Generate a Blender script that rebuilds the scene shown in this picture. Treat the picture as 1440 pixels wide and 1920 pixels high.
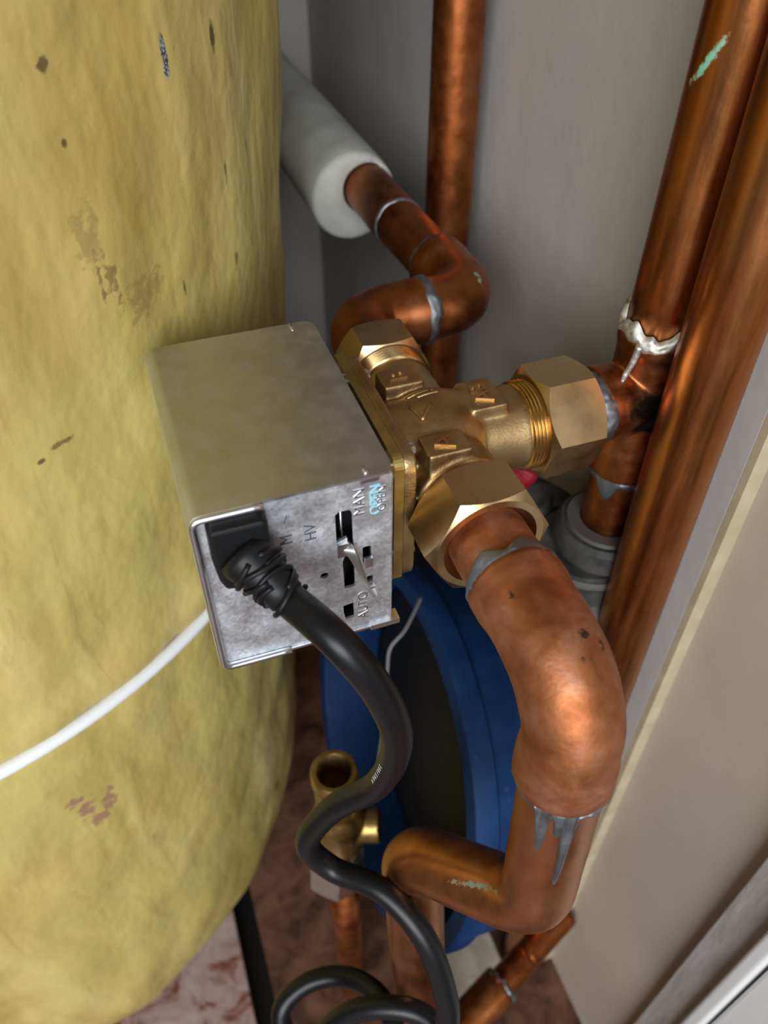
import bpy, bmesh, math, random
from mathutils import Vector, Matrix, noise, Quaternion
V = Vector
S = bpy.context.scene
for o in list(bpy.data.objects): bpy.data.objects.remove(o)
C = S.collection
random.seed(4)

# ------------------------------------------------------------------ camera
CAM = V((-0.0970, -0.2208, 0.1973))
M = ((0.942431, -0.334399, 0.001039), (-0.232054, -0.656226, -0.717996), (0.240779, 0.676421, -0.696047))
FPX = 1500.0
cd = bpy.data.cameras.new('camera'); cam = bpy.data.objects.new('camera', cd); C.objects.link(cam)
cd.sensor_fit = 'VERTICAL'; cd.sensor_height = 36.0; cd.lens = FPX / 1920 * 36.0
cd.clip_start = 0.01; cd.clip_end = 20
rt, dn, fw = V(M[0]), V(M[1]), V(M[2])
cam.matrix_world = Matrix(((rt.x, -dn.x, -fw.x, CAM.x), (rt.y, -dn.y, -fw.y, CAM.y), (rt.z, -dn.z, -fw.z, CAM.z), (0, 0, 0, 1)))
cd.dof.use_dof = True; cd.dof.focus_distance = 0.285; cd.dof.aperture_fstop = 10.0
S.camera = cam

# ------------------------------------------------------------------ light
S.view_settings.view_transform = 'Standard'; S.view_settings.look = 'None'
S.view_settings.exposure = 0.40; S.view_settings.gamma = 1.0; S.view_settings.use_curve_mapping = False
w = bpy.data.worlds.new('room_light'); S.world = w; w.use_nodes = True
w.node_tree.nodes['Background'].inputs[0].default_value = (0.80, 0.88, 1.0, 1)
w.node_tree.nodes['Background'].inputs[1].default_value = 0.16

def area(name, loc, target, size, power, col):
    l = bpy.data.lights.new(name, 'AREA'); l.energy = power; l.color = col; l.shape = 'RECTANGLE'
    l.size, l.size_y = size
    o = bpy.data.objects.new(name, l); C.objects.link(o); o.location = loc
    o.rotation_euler = (V(target) - V(loc)).to_track_quat('-Z', 'Y').to_euler()
    return o
area('window_behind_offscreen', (-0.82, -1.98, 0.78), (0.0, 0.0, 0.0), (1.7, 1.2), 66, (0.95, 0.975, 1.0))

# ------------------------------------------------------------------ helpers
def at(px, py, d):                       # a point in the room from its bearing and distance
    a, b = (px - 720) / FPX * d, (py - 960) / FPX * d
    return CAM + rt * a + dn * b + fw * d

def empty(name, loc, label, cat, group=None):
    o = bpy.data.objects.new(name, None); C.objects.link(o); o.location = loc
    o.empty_display_size = 0.01
    o['label'] = label; o['category'] = cat
    if group: o['group'] = group
    return o
def adopt(o, parent):
    if parent is not None:
        o.parent = parent
        p = parent
        inv = Matrix.Identity(4)
        if p.type == 'EMPTY': inv = Matrix.Translation(p.location).inverted()
        o.matrix_parent_inverse = inv
def obj(name, verts, faces, mat, parent=None, smooth=True, label=None):
    me = bpy.data.meshes.new(name); me.from_pydata([tuple(v) for v in verts], [], faces); me.update()
    return objm(name, me, mat, parent, smooth, label)
def objm(name, me, mat, parent=None, smooth=True, label=None):
    bm = bmesh.new(); bm.from_mesh(me); bmesh.ops.recalc_face_normals(bm, faces=bm.faces); bm.to_mesh(me); bm.free()
    me.materials.clear(); me.materials.append(mat)
    me.polygons.foreach_set('use_smooth', [smooth] * len(me.polygons))
    o = bpy.data.objects.new(name, me); C.objects.link(o); adopt(o, parent)
    if label: o['label'] = label
    return o
def tag(o, label, cat, group=None):
    o['label'] = label; o['category'] = cat
    if group: o['group'] = group
    return o
def struct(o, label=None, cat=None):
    o['kind'] = 'structure'
    if label: o['label'] = label
    if cat: o['category'] = cat
    return o
def edge_split(o, ang=35):
    m = o.modifiers.new('edge', 'EDGE_SPLIT'); m.split_angle = math.radians(ang); return o
def bevel(o, wd, seg=3, ang=30):
    m = o.modifiers.new('bevel', 'BEVEL'); m.width = wd; m.segments = seg; m.limit_method = 'ANGLE'; m.angle_limit = math.radians(ang)
    m.harden_normals = False; return o
def box(a, b):
    (x0, y0, z0), (x1, y1, z1) = a, b
    v = [(x0,y0,z0),(x1,y0,z0),(x1,y1,z0),(x0,y1,z0),(x0,y0,z1),(x1,y0,z1),(x1,y1,z1),(x0,y1,z1)]
    f = [(0,3,2,1),(4,5,6,7),(0,1,5,4),(1,2,6,5),(2,3,7,6),(3,0,4,7)]
    return [V(p) for p in v], f
def merge(parts):
    vs, fs = [], []
    for v, f in parts:
        n = len(vs); vs += list(v); fs += [tuple(i + n for i in q) for q in f]
    return vs, fs
def fillet(pts, rads, n=10):
    pts = [V(p) for p in pts]; out = [pts[0]]
    for i in range(1, len(pts) - 1):
        p, r = pts[i], rads[i - 1]
        a, b = (pts[i-1] - p).normalized(), (pts[i+1] - p).normalized()
        ang = a.angle(b)
        if r <= 0 or ang > math.pi - 0.02: out.append(p); continue
        t = r / math.tan(ang / 2); t = min(t, (pts[i-1]-p).length*0.98, (pts[i+1]-p).length*0.98); r2 = t * math.tan(ang / 2)
        c = p + (a + b).normalized() * (r2 / math.sin(ang / 2))
        s, e = p + a * t - c, p + b * t - c
        tot = s.angle(e); ax = s.cross(e).normalized()
        for k in range(n + 1): out.append(c + Quaternion(ax, tot * k / n) @ s)
    out.append(pts[-1]); return out
def catmull(pts, n=10):
    pts = [V(p) for p in pts]; P = [2*pts[0]-pts[1]] + pts + [2*pts[-1]-pts[-2]]; out = []
    for i in range(1, len(P) - 2):
        p0, p1, p2, p3 = P[i-1], P[i], P[i+1], P[i+2]
        for k in range(n):
            t = k / n
            out.append(0.5*((2*p1)+(p2-p0)*t+(2*p0-5*p1+4*p2-p3)*t*t+(3*p1-p0-3*p2+p3)*t**3))
    out.append(pts[-1]); return out
def frames(path):
    path = [V(p) for p in path]; n = len(path); T = []
    for i in range(n):
        t = path[min(i+1, n-1)] - path[max(i-1, 0)]; T.append(t.normalized())
    ref = V((0,0,1)) if abs(T[0].z) < 0.9 else V((1,0,0))
    u = (ref - T[0]*ref.dot(T[0])).normalized(); out = []
    for i in range(n):
        u = (u - T[i]*u.dot(T[i])).normalized(); out.append((path[i], T[i], u, T[i].cross(u)))
    return out
def tube(path, r, seg=32, caps=True, jit=0.0, inner=None):
    fr = frames(path); n = len(fr); vs, fs = [], []
    R = r if isinstance(r, (list, tuple)) else [r] * n
    for i, (p, t, u, b) in enumerate(fr):
        for k in range(seg):
            a = 2*math.pi*k/seg; d = u*math.cos(a) + b*math.sin(a)
            rr = R[i]
            if jit: rr += jit * noise.noise((p + d*rr) * 90)
            vs.append(p + d*rr)
    for i in range(n-1):
        for k in range(seg):
            k2 = (k+1) % seg
            fs.append((i*seg+k, i*seg+k2, (i+1)*seg+k2, (i+1)*seg+k))
    if caps: fs.append(tuple(range(seg-1, -1, -1))); fs.append(tuple((n-1)*seg+k for k in range(seg)))
    return vs, fs
def resample(path, step):
    path = [V(p) for p in path]; out = [path[0]]; acc = 0
    for a, b in zip(path, path[1:]):
        L = (b-a).length; k = max(1, int(L/step))
        for j in range(1, k+1): out.append(a.lerp(b, j/k))
    return out
def basis(axis, ref=None):
    a = V(axis).normalized(); r = V(ref) if ref else (V((0,0,1)) if abs(a.z) < 0.9 else V((1,0,0)))
    u = (r - a*r.dot(a)).normalized(); return a, u, a.cross(u)
def lathe(prof, org, axis, seg=64, ref=None, closed=False):
    a, u, b = basis(axis, ref); org = V(org); vs, fs = [], []
    n = len(prof)
    for r, h in prof:
        for k in range(seg):
            t = 2*math.pi*k/seg
            vs.append(org + a*h + (u*math.cos(t)+b*math.sin(t))*r)
    for i in range(n if closed else n-1):
        j = (i+1) % n
        for k in range(seg):
            k2 = (k+1) % seg
            fs.append((i*seg+k, i*seg+k2, j*seg+k2, j*seg+k))
    if not closed:
        if prof[0][0] > 1e-9: fs.append(tuple(range(seg-1, -1, -1)))
        if prof[-1][0] > 1e-9: fs.append(tuple((n-1)*seg+k for k in range(seg)))
    return vs, fs
def hexnut(org, axis, af, L, bore, rot, ref, face_r, cone=0.003, chb=True):
    # hexagonal nut with turned chamfers; org = inner end, runs along axis
    a, u, b = basis(axis, ref); org = V(org); N = 96; vs = []; fs = []
    rc = af/2*0.975; rings = 8
    for k in range(N):
        t = 2*math.pi*k/N; tl = (t % (math.pi/3)) - math.pi/6
        rh = af/2/math.cos(tl); d = u*math.cos(t+rot-math.pi/6+math.pi/6) + b*math.sin(t+rot)
        ch = (rh-rc)*math.tan(math.radians(33)); rh2 = rh
        cb = ch if chb else 0.0
        prof = [(bore, 0), (rc, 0), (rh2, cb), (rh2, L-ch), (rc, L), (face_r, L), (face_r*0.985, L-0.0006), (bore, L-cone)]
        for r, h in prof: vs.append(org + a*h + d*r)
    for k in range(N):
        k2 = (k+1) % N
        for i in range(rings):
            j = (i+1) % rings
            fs.append((k*rings+i, k2*rings+i, k2*rings+j, k*rings+j))
    return vs, fs
def eval_mesh(o):
    dg = bpy.context.evaluated_depsgraph_get(); dg.update()
    me = bpy.data.meshes.new_from_object(o.evaluated_get(dg), depsgraph=dg)
    return me
def drop(o):
    d = o.data; bpy.data.objects.remove(o)
def remeshed(parts, voxel, smooth_it=6, disp=0.0):
    v, f = merge(parts)
    me = bpy.data.meshes.new('tmp'); me.from_pydata([tuple(p) for p in v], [], f)
    bm = bmesh.new(); bm.from_mesh(me); bmesh.ops.recalc_face_normals(bm, faces=bm.faces); bm.to_mesh(me); bm.free()
    o = bpy.data.objects.new('tmp', me); C.objects.link(o)
    m = o.modifiers.new('r', 'REMESH'); m.mode = 'VOXEL'; m.voxel_size = voxel
    s = o.modifiers.new('s', 'SMOOTH'); s.factor = 0.5; s.iterations = smooth_it
    out = eval_mesh(o); drop(o); return out
def text_mesh(txt, size, depth, mat4, spacing=1.0):
    c = bpy.data.curves.new('t', 'FONT'); c.body = txt; c.size = size; c.extrude = depth; c.space_character = spacing
    c.align_x = 'CENTER'; c.align_y = 'CENTER'; c.resolution_u = 3
    o = bpy.data.objects.new('t', c); C.objects.link(o)
    me = eval_mesh(o); drop(o); me.transform(mat4); return me
def plate(outer, holes, th, mat4):
    c = bpy.data.curves.new('p', 'CURVE'); c.dimensions = '2D'; c.fill_mode = 'BOTH'; c.extrude = th/2
    for poly in [outer] + holes:
        s = c.splines.new('POLY'); s.points.add(len(poly)-1); s.use_cyclic_u = True
        for q, (x, y) in zip(s.points, poly): q.co = (x, y, 0, 1)
    o = bpy.data.objects.new('p', c); C.objects.link(o)
    me = eval_mesh(o); drop(o); me.transform(mat4); return me
def frame4(o, x, y):
    x = V(x).normalized(); y = V(y); y = (y - x*y.dot(x)).normalized(); z = x.cross(y); o = V(o)
    return Matrix(((x.x,y.x,z.x,o.x),(x.y,y.y,z.y,o.y),(x.z,y.z,z.z,o.z),(0,0,0,1)))
def rrect(x0, y0, x1, y1, r, n=5):
    out = []
    for cx, cy, a0 in ((x1-r,y0+r,-90),(x1-r,y1-r,0),(x0+r,y1-r,90),(x0+r,y0+r,180)):
        for k in range(n+1):
            a = math.radians(a0+90*k/n); out.append((cx+r*math.cos(a), cy+r*math.sin(a)))
    return out
def band(org, axis, r, a0, wd, h, drips=(), seg=120, seed=0, arc=None, ref=None, rag=0.35):
    # a run of solder round a pipe: a thin raised band with a ragged lower edge and drips
    a, u, b = basis(axis, ref); org = V(org); vs, fs = [], []; nt = 10
    for k in range(seg):
        t = 2*math.pi*k/seg; d = u*math.cos(t)+b*math.sin(t)
        n1 = noise.noise(V((math.cos(t)*2.2, math.sin(t)*2.2, seed))); n2 = noise.noise(V((math.cos(t)*3.1+9, math.sin(t)*3.1, seed)))
        lo = a0 - wd*(0.5 + rag*n1); hi = a0 + wd*(0.5 + rag*n2)
        sc = 1.0
        for (t0, tw, L) in drips:
            dt = (t - t0 + math.pi) % (2*math.pi) - math.pi
            hi += L*math.exp(-(dt/tw)**4)
        for j in range(nt+1):
            s = j/nt; hh = h*(math.sin(math.pi*min(max(s,0),1))**0.5)*(1+0.35*noise.noise(V((math.cos(t)*6, math.sin(t)*6, s*3+seed))))
            vs.append(org + a*(lo+(hi-lo)*s) + d*(r - 0.0003 + hh))
    for k in range(seg):
        k2 = (k+1) % seg
        for j in range(nt): fs.append((k*(nt+1)+j, k2*(nt+1)+j, k2*(nt+1)+j+1, k*(nt+1)+j+1))
    return vs, fs

# ------------------------------------------------------------------ materials
class Mat:
    def __init__(s, name, col=(.5,.5,.5), metal=0.0, rough=0.5, spec=0.5):
        s.m = bpy.data.materials.new(name); s.m.use_nodes = True; s.n = s.m.node_tree.nodes; s.l = s.m.node_tree.links
        s.b = s.n['Principled BSDF']; s.b.inputs['Base Color'].default_value = (*col, 1)
        s.b.inputs['Metallic'].default_value = metal; s.b.inputs['Roughness'].default_value = rough
        s.b.inputs['Specular IOR Level'].default_value = spec
        s.tc = s.n.new('ShaderNodeTexCoord'); s.co = s.tc.outputs['Object']; s.c = None; s.r = None; s.me = None; s.col0 = col; s.r0 = rough; s.me0 = metal
        s.bump_last = None
    def mapped(s, scale):
        mp = s.n.new('ShaderNodeMapping'); mp.inputs['Scale'].default_value = scale; s.l.new(s.co, mp.inputs['Vector']); return mp.outputs[0]
    def noise(s, scale, detail=4, rough=0.55, vec=None, dist=0.0):
        t = s.n.new('ShaderNodeTexNoise'); t.inputs['Scale'].default_value = scale; t.inputs['Detail'].default_value = detail
        t.inputs['Roughness'].default_value = rough; t.inputs['Distortion'].default_value = dist
        s.l.new(vec or s.co, t.inputs['Vector']); return t.outputs['Fac']
    def ramp(s, fac, stops):
        r = s.n.new('ShaderNodeValToRGB'); e = r.color_ramp.elements
        while len(e) < len(stops): e.new(0.5)
        for q, (p, c) in zip(e, stops):
            q.position = p; q.color = (*c, 1) if len(c) == 3 else c
        s.l.new(fac, r.inputs[0]); return r.outputs[0]
    def rng(s, fac, a, b, c, d):
        m = s.n.new('ShaderNodeMapRange'); m.inputs[1].default_value = a; m.inputs[2].default_value = b; m.inputs[3].default_value = c; m.inputs[4].default_value = d
        s.l.new(fac, m.inputs[0]); return m.outputs[0]
    def setc(s, sock): s.c = sock; s.l.new(sock, s.b.inputs['Base Color'])
    def setr(s, sock): s.r = sock; s.l.new(sock, s.b.inputs['Roughness'])
    def setm(s, sock): s.me = sock; s.l.new(sock, s.b.inputs['Metallic'])
    def mixc(s, fac, col):
        x = s.n.new('ShaderNodeMix'); x.data_type = 'RGBA'; s.l.new(fac, x.inputs[0])
        if s.c: s.l.new(s.c, x.inputs[6])
        else: x.inputs[6].default_value = (*s.col0, 1)
        if isinstance(col, tuple): x.inputs[7].default_value = (*col, 1)
        else: s.l.new(col, x.inputs[7])
        s.setc(x.outputs[2])
    def mixr(s, fac, v):
        x = s.n.new('ShaderNodeMix'); s.l.new(fac, x.inputs[0])
        if s.r: s.l.new(s.r, x.inputs[2])
        else: x.inputs[2].default_value = s.r0
        x.inputs[3].default_value = v; s.setr(x.outputs[0])
    def mixm(s, fac, v):
        x = s.n.new('ShaderNodeMix'); s.l.new(fac, x.inputs[0])
        if s.me: s.l.new(s.me, x.inputs[2])
        else: x.inputs[2].default_value = s.me0
        x.inputs[3].default_value = v; s.setm(x.outputs[0])
    def bump(s, fac, strength, dist):
        b = s.n.new('ShaderNodeBump'); b.inputs['Strength'].default_value = strength; b.inputs['Distance'].default_value = dist
        s.l.new(fac, b.inputs['Height'])
        if s.bump_last: s.l.new(s.bump_last, b.inputs['Normal'])
        s.bump_last = b.outputs[0]; s.l.new(b.outputs[0], s.b.inputs['Normal'])
    def spot(s, p, rad, nfac=None, amp=0.8, soft=0.25, rot=None, axes=None):
        # mask of a mark with a shape of its own at a place on the thing
        sub = s.n.new('ShaderNodeVectorMath'); sub.operation = 'SUBTRACT'; s.l.new(s.co, sub.inputs[0]); sub.inputs[1].default_value = tuple(p)
        last = sub.outputs[0]
        if rot:
            vr = s.n.new('ShaderNodeVectorRotate'); vr.rotation_type = 'EULER_XYZ'; vr.inputs['Rotation'].default_value = rot; s.l.new(last, vr.inputs['Vector']); last = vr.outputs[0]
        if axes:
            cb = s.n.new('ShaderNodeCombineXYZ')
            for i, ax_ in enumerate(axes):
                dp = s.n.new('ShaderNodeVectorMath'); dp.operation = 'DOT_PRODUCT'; s.l.new(last, dp.inputs[0]); dp.inputs[1].default_value = tuple(ax_); s.l.new(dp.outputs['Value'], cb.inputs[i])
            last = cb.outputs[0]
        mu = s.n.new('ShaderNodeVectorMath'); mu.operation = 'MULTIPLY'; s.l.new(last, mu.inputs[0]); mu.inputs[1].default_value = tuple(1/r for r in rad)
        ln = s.n.new('ShaderNodeVectorMath'); ln.operation = 'LENGTH'; s.l.new(mu.outputs[0], ln.inputs[0])
        v = ln.outputs['Value']
        if nfac is not None:
            ad = s.n.new('ShaderNodeMath'); ad.operation = 'MULTIPLY_ADD'; s.l.new(nfac, ad.inputs[0]); ad.inputs[1].default_value = amp*2; 
            s.l.new(v, ad.inputs[2]); v2 = s.n.new('ShaderNodeMath'); v2.operation = 'SUBTRACT'; s.l.new(ad.outputs[0], v2.inputs[0]); v2.inputs[1].default_value = amp; v = v2.outputs[0]
        return s.rng(v, 1.0, 1.0-soft, 0.0, 1.0)
    def scale(s, fac, k):
        m = s.n.new('ShaderNodeMath'); m.operation = 'MULTIPLY'; s.l.new(fac, m.inputs[0]); m.inputs[1].default_value = k; return m.outputs[0]

def copper(name, c1, c2, c3, rough=(0.28, 0.5), stretch=(1,1,1), scale=45, bumpd=0.00025, metal=1.0):
    m = Mat(name, c1, metal, 0.35)
    vec = m.mapped(stretch)
    n = m.noise(scale, 5, 0.6, vec, 0.4)
    m.setc(m.ramp(n, [(0.30, c2), (0.52, c1), (0.72, c3)]))
    n2 = m.noise(scale*3.1, 4, 0.6, vec); m.setr(m.rng(n2, 0.3, 0.7, rough[0], rough[1]))
    m.bump(m.noise(scale*2.0, 3, 0.5), 0.35, bumpd*3)
    return m
MC = {}
mA = copper('copper_hammered', (0.36,0.130,0.052), (0.22,0.070,0.022), (0.46,0.22,0.135), (0.48,0.64), scale=60, bumpd=0.0004, metal=0.9)
nn = mA.noise(420, 4, 0.65); mA.bump(nn, 0.25, 0.0003)
for p, r in (((0.004,-0.108,0.013),(.0022,.0018,.003)),((0.009,-0.1115,0.0105),(.0012,.0024,.003)),((0.001,-0.114,0.008),(.003,.0012,.003)),((0.013,-0.113,0.006),(.001,.0016,.003)),((-.009,-.088,.012),(.0012,.0018,.002)),((.0155,-.122,-.034),(.002,.002,.0012))):
    k = mA.spot(p, r, mA.noise(700, 3), 1.1, 0.5); mA.mixc(k, (0.07,0.035,0.02)); mA.mixr(k, 0.7)
MC['copperA'] = mA.m
mL = copper('copper_clean', (0.48,0.19,0.075), (0.34,0.12,0.04), (0.56,0.26,0.135), (0.30,0.44), stretch=(1,1,0.35), scale=38, bumpd=0.0001)
k = mL.spot(tuple(at(890,1662,0.318)), (.0135,.0011,.012), mL.noise(520,5,0.75), 2.2, 0.6, axes=((rt-dn*0.22).normalized(),(dn+rt*0.22).normalized(),fw)); mL.mixc(k, (0.10,0.185,0.125)); mL.mixr(k, 0.85); mL.mixm(k, 0.0)
MC['copperL'] = mL.m
mB = copper('copper_dull', (0.36,0.115,0.035), (0.19,0.055,0.016), (0.44,0.17,0.07), (0.33,0.5), scale=40, bumpd=0.00025)
k = mB.spot(tuple(at(893,528,0.385)), (.0025,.005,.005), mB.noise(420,4), 1.4, 0.5); mB.mixc(k, (0.12,0.30,0.20)); mB.mixr(k, 0.8); mB.mixm(k, 0.0)
MC['copperB'] = mB.m
mR = copper('copper_tarnished', (0.46,0.165,0.050), (0.22,0.068,0.018), (0.58,0.26,0.10), (0.24,0.42), stretch=(1,1,0.12), scale=70, bumpd=0.0001)
k = mR.spot(tuple(at(1330,112,0.243)), (.0062,.0014,.012), mR.noise(430,5,0.7), 1.2, 0.5, axes=((rt-dn*1.2).normalized(),(dn+rt*1.2).normalized(),fw)); mR.mixc(k, (0.16,0.42,0.30)); mR.mixr(k, 0.85); mR.mixm(k, 0.0)
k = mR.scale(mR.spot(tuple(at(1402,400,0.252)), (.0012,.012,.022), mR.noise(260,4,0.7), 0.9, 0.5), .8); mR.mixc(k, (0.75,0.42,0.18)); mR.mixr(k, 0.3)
MC['copperR'] = mR.m
mT = copper('copper_scorched', (0.34,0.115,0.04), (0.17,0.055,0.02), (0.42,0.16,0.07), (0.3,0.5), scale=50, bumpd=0.0002)
for p, r in (((.0890,-.011,.004),(.0125,.016,.009)),((.104,-.008,.0245),(.017,.018,.0085)),((.0960,-.012,-.004),(.018,.016,.009))):
    k = mT.spot(p, r, mT.noise(120,4), 0.7, 0.5); mT.mixc(k, (0.010,0.006,0.004)); mT.mixr(k, 0.55); mT.mixm(k, 0.85)
MC['copperT'] = mT.m

def brass(name, c1, c2, c3, rough, cast=0.0, scale=35):
    m = Mat(name, c1, 1.0, rough)
    n = m.noise(scale, 4, 0.55); m.setc(m.ramp(n, [(0.32, c2), (0.55, c1), (0.75, c3)]))
    m.setr(m.rng(m.noise(scale*4, 4), 0.3, 0.7, rough*0.85, rough*1.2))
    if cast: m.bump(m.noise(900, 3, 0.6), 0.5, cast); m.bump(m.noise(220, 2, 0.5), 0.3, cast*1.5)
    return m.m
MC['brass_cast'] = brass('brass_cast', (0.42,0.285,0.135), (0.30,0.19,0.085), (0.50,0.36,0.18), 0.42, 0.00022)
MC['brass_nut'] = brass('brass_machined', (0.53,0.37,0.19), (0.43,0.29,0.14), (0.60,0.44,0.24), 0.30, 0.00003, 25)
MC['brass_thread'] = brass('brass_thread', (0.60,0.40,0.17), (0.48,0.30,0.11), (0.66,0.46,0.22), 0.25)
MC['brass_plate'] = brass('brass_sheet', (0.62,0.46,0.16), (0.50,0.36,0.11), (0.70,0.54,0.22), 0.32)
MC['brass_old'] = brass('brass_old', (0.42,0.28,0.10), (0.24,0.15,0.05), (0.52,0.37,0.15), 0.38, 0.0001)
def zinc(name, c, rough, mott=0.08):
    m = Mat(name, c, 1.0, rough)
    vo = m.n.new('ShaderNodeTexVoronoi'); vo.inputs['Scale'].default_value = 900; m.l.new(m.co, vo.inputs['Vector'])
    bw = m.n.new('ShaderNodeRGBToBW'); m.l.new(vo.outputs['Color'], bw.inputs[0])
    lo = tuple(x*(1-mott) for x in c); hi = tuple(min(1, x*(1+mott)) for x in c)
    m.setc(m.ramp(bw.outputs[0], [(0.2, lo), (0.8, hi)]))
    k = m.rng(m.noise(40, 4), 0.45, 0.75, 0, 0.35); m.mixc(k, tuple(x*0.72 for x in c))
    m.setr(m.rng(m.noise(120, 3), 0.3, 0.7, rough*0.85, rough*1.2))
    return m.m
MC['zinc'] = zinc('galvanised_plate', (0.80,0.83,0.87), 0.50, 0.14)
MC['cover'] = zinc('steel_cover', (0.56,0.57,0.58), 0.40, 0.02)
MC['zinc_lip'] = zinc('steel_lip', (0.70,0.72,0.75), 0.30, 0.02)
MC['solder'] = zinc('solder', (0.21,0.22,0.235), 0.5, 0.05)
MC['solder_white'] = zinc('solder_crust', (0.62,0.60,0.54), 0.6, 0.2)
MC['steel'] = zinc('steel', (0.60,0.60,0.58), 0.3, 0.03)
m = Mat('engraving', (0.10,0.11,0.13), 0.5, 0.6); MC['engrave'] = m.m
m = Mat('cyan_print', (0.25,0.52,0.58), 0.0, 0.5); MC['cyan'] = m.m
m = Mat('black_rubber', (0.006,0.006,0.007), 0, 0.45, 0.25); m.bump(m.noise(350,3), 0.15, 0.0002); MC['rubber'] = m.m
m = Mat('black_pvc', (0.005,0.005,0.006), 0, 0.38, 0.28); m.bump(m.noise(160,3), 0.12, 0.0003); MC['pvc'] = m.m
m = Mat('white_print', (0.55,0.56,0.55), 0, 0.6); MC['print'] = m.m
m = Mat('black_void', (0.004,0.004,0.004), 0, 0.6, 0.2); MC['dark'] = m.m
m = Mat('black_plastic', (0.008,0.008,0.009), 0, 0.5, 0.3); MC['blackplastic'] = m.m
m = Mat('white_pvc', (0.72,0.74,0.75), 0, 0.4); MC['whitecable'] = m.m
m = Mat('grey_pvc', (0.12,0.12,0.13), 0, 0.6, 0.3); MC['greycable'] = m.m
m = Mat('red_plastic', (0.26,0.008,0.018), 0, 0.5, 0.3); MC['red'] = m.m
m = Mat('grey_foam', (0.42,0.43,0.40), 0, 0.85, 0.2)
k = m.noise(26,4); m.setc(m.ramp(k, [(0.35,(0.33,0.33,0.30)),(0.65,(0.46,0.47,0.44))])); m.bump(m.noise(300,3),0.3,0.0004)
k = m.spot(tuple(at(630,372,0.455)), (.003,.003,.003), m.noise(300,2), 0.4, 0.3); m.mixc(k, (0.03,0.03,0.03)); MC['insul'] = m.m
m = Mat('blue_enamel', (0.006,0.025,0.085), 0, 0.6, 0.12)
k = m.noise(55,5); m.setc(m.ramp(k, [(0.35,(0.004,0.020,0.070)),(0.7,(0.007,0.032,0.105))])); k = m.rng(m.noise(130,5,0.7),0.66,0.72,0,0.6); m.mixc(k,(0.08,0.09,0.10)); MC['blue'] = m.m
m = Mat('cast_iron', (0.055,0.058,0.058), 0.2, 0.6, 0.25)
k = m.noise(70,5); m.setc(m.ramp(k, [(0.35,(0.030,0.032,0.032)),(0.7,(0.10,0.097,0.085))])); m.bump(m.noise(200,4),0.5,0.0005); MC['iron'] = m.m
m = Mat('worn_steel_ring', (0.15,0.145,0.135), 0.5, 0.5, 0.3); MC['ring'] = m.m

# foam jacket of the cylinder
m = Mat('sprayed_foam', (0.42,0.36,0.13), 0, 0.42, 0.4)
st = m.mapped((1,1,0.28)); n = m.noise(22, 5, 0.6, st, 0.5)
m.setc(m.ramp(n, [(0.30,(0.345,0.25,0.062)),(0.50,(0.485,0.37,0.113)),(0.70,(0.58,0.475,0.185))]))
k = m.rng(m.noise(9, 3), 0.42, 0.62, 0.0, 0.5); m.mixc(k, (0.45,0.40,0.125))
k = m.rng(m.noise(46, 5, 0.65, m.mapped((1,1,0.2)), 0.6), 0.56, 0.74, 0, 0.65); m.mixc(k, (0.25,0.155,0.04))
k = m.rng(m.noise(240, 4, 0.7), 0.70, 0.76, 0, 0.6); m.mixc(k, (0.25,0.17,0.07))
m.setr(m.rng(m.noise(60,4), 0.3, 0.7, 0.34, 0.55))
m.bump(m.noise(34, 3, 0.5, m.mapped((1,1,0.6))), 0.55, 0.006); m.bump(m.noise(170, 4, 0.6), 0.25, 0.001)
nf = m.noise(210, 4, 0.6); nf2 = m.noise(90, 4, 0.6)
DK = (0.05,0.028,0.015)
for p, r, c, sc, amp in (
    ((-.0475,.1024,.1205),(.0022,.0022,.006),DK,.9,.6), ((-.0635,.0833,.1230),(.0008,.0008,.0012),(.02,.02,.022),1,.3),
    ((-.1043,.0474,.1300),(.0018,.002,.0022),DK,.75,1.9), ((-.1040,.0485,.1089),(.0012,.0012,.0016),DK,.8,.5),
    ((-.0489,.1046,.0733),(.0012,.0020,.0125),(.07,.03,.012),.9,.7), ((-.1054,.0486,.0783),(.0055,.006,.012),(.26,.18,.065),.55,1.9),
    ((-.1010,.0515,.0600),(.0030,.004,.008),(.16,.10,.04),.65,2.2), ((-.1040,.0490,.0600),(.0010,.002,.014),(.12,.075,.03),.65,1.6),
    ((-.0740,.0778,.0393),(.0010,.0014,.0050),(.03,.028,.025),.9,.7), ((-.0492,.1074,.0335),(.0020,.0030,.006),(.13,.07,.03),.8,1.2),
    ((-.0880,.0620,.0480),(.009,.010,.009),(.24,.155,.05),.45,2.4), ((-.1290,.0350,.0110),(.009,.005,.0018),(.10,.06,.02),.75,1.6),
    ((-.1400,.0300,.0080),(.0020,.003,.0014),(.04,.025,.015),.8,.9)):
    k = m.scale(m.spot(p, r, nf, amp, 0.5), sc); m.mixc(k, c)
for p, r in (((-.1840,.0150,-.1985),(.006,.006,.005)),((-.1800,.0165,-.2110),(.0055,.006,.010)),((-.1760,.0185,-.2270),(.0055,.006,.006)),((-.1700,.0215,-.2170),(.0050,.006,.009)),((-.1665,.0230,-.2070),(.0035,.004,.004))):
    k = m.scale(m.spot(p, r, nf, 1.5, 0.45), .9); m.mixc(k, (0.29,0.155,0.095))
k = m.scale(m.spot((-.0735,.1150,-.4392), (.005,.006,.012), nf, 1.2, 0.5), .9); m.mixc(k, (0.20,0.05,0.015))
k = m.spot((-.0675,.0792,.1219), (.0020,.0020,.0078), nf, 0.6, 0.25); m.mixc(k, m.ramp(m.noise(900,4,0.7), [(0.45,(0.05,0.05,0.055)),(0.62,(0.55,0.55,0.56))])); m.mixr(k, 0.4); m.mixm(k, 0.3)
MC['foam'] = m.m

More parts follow.
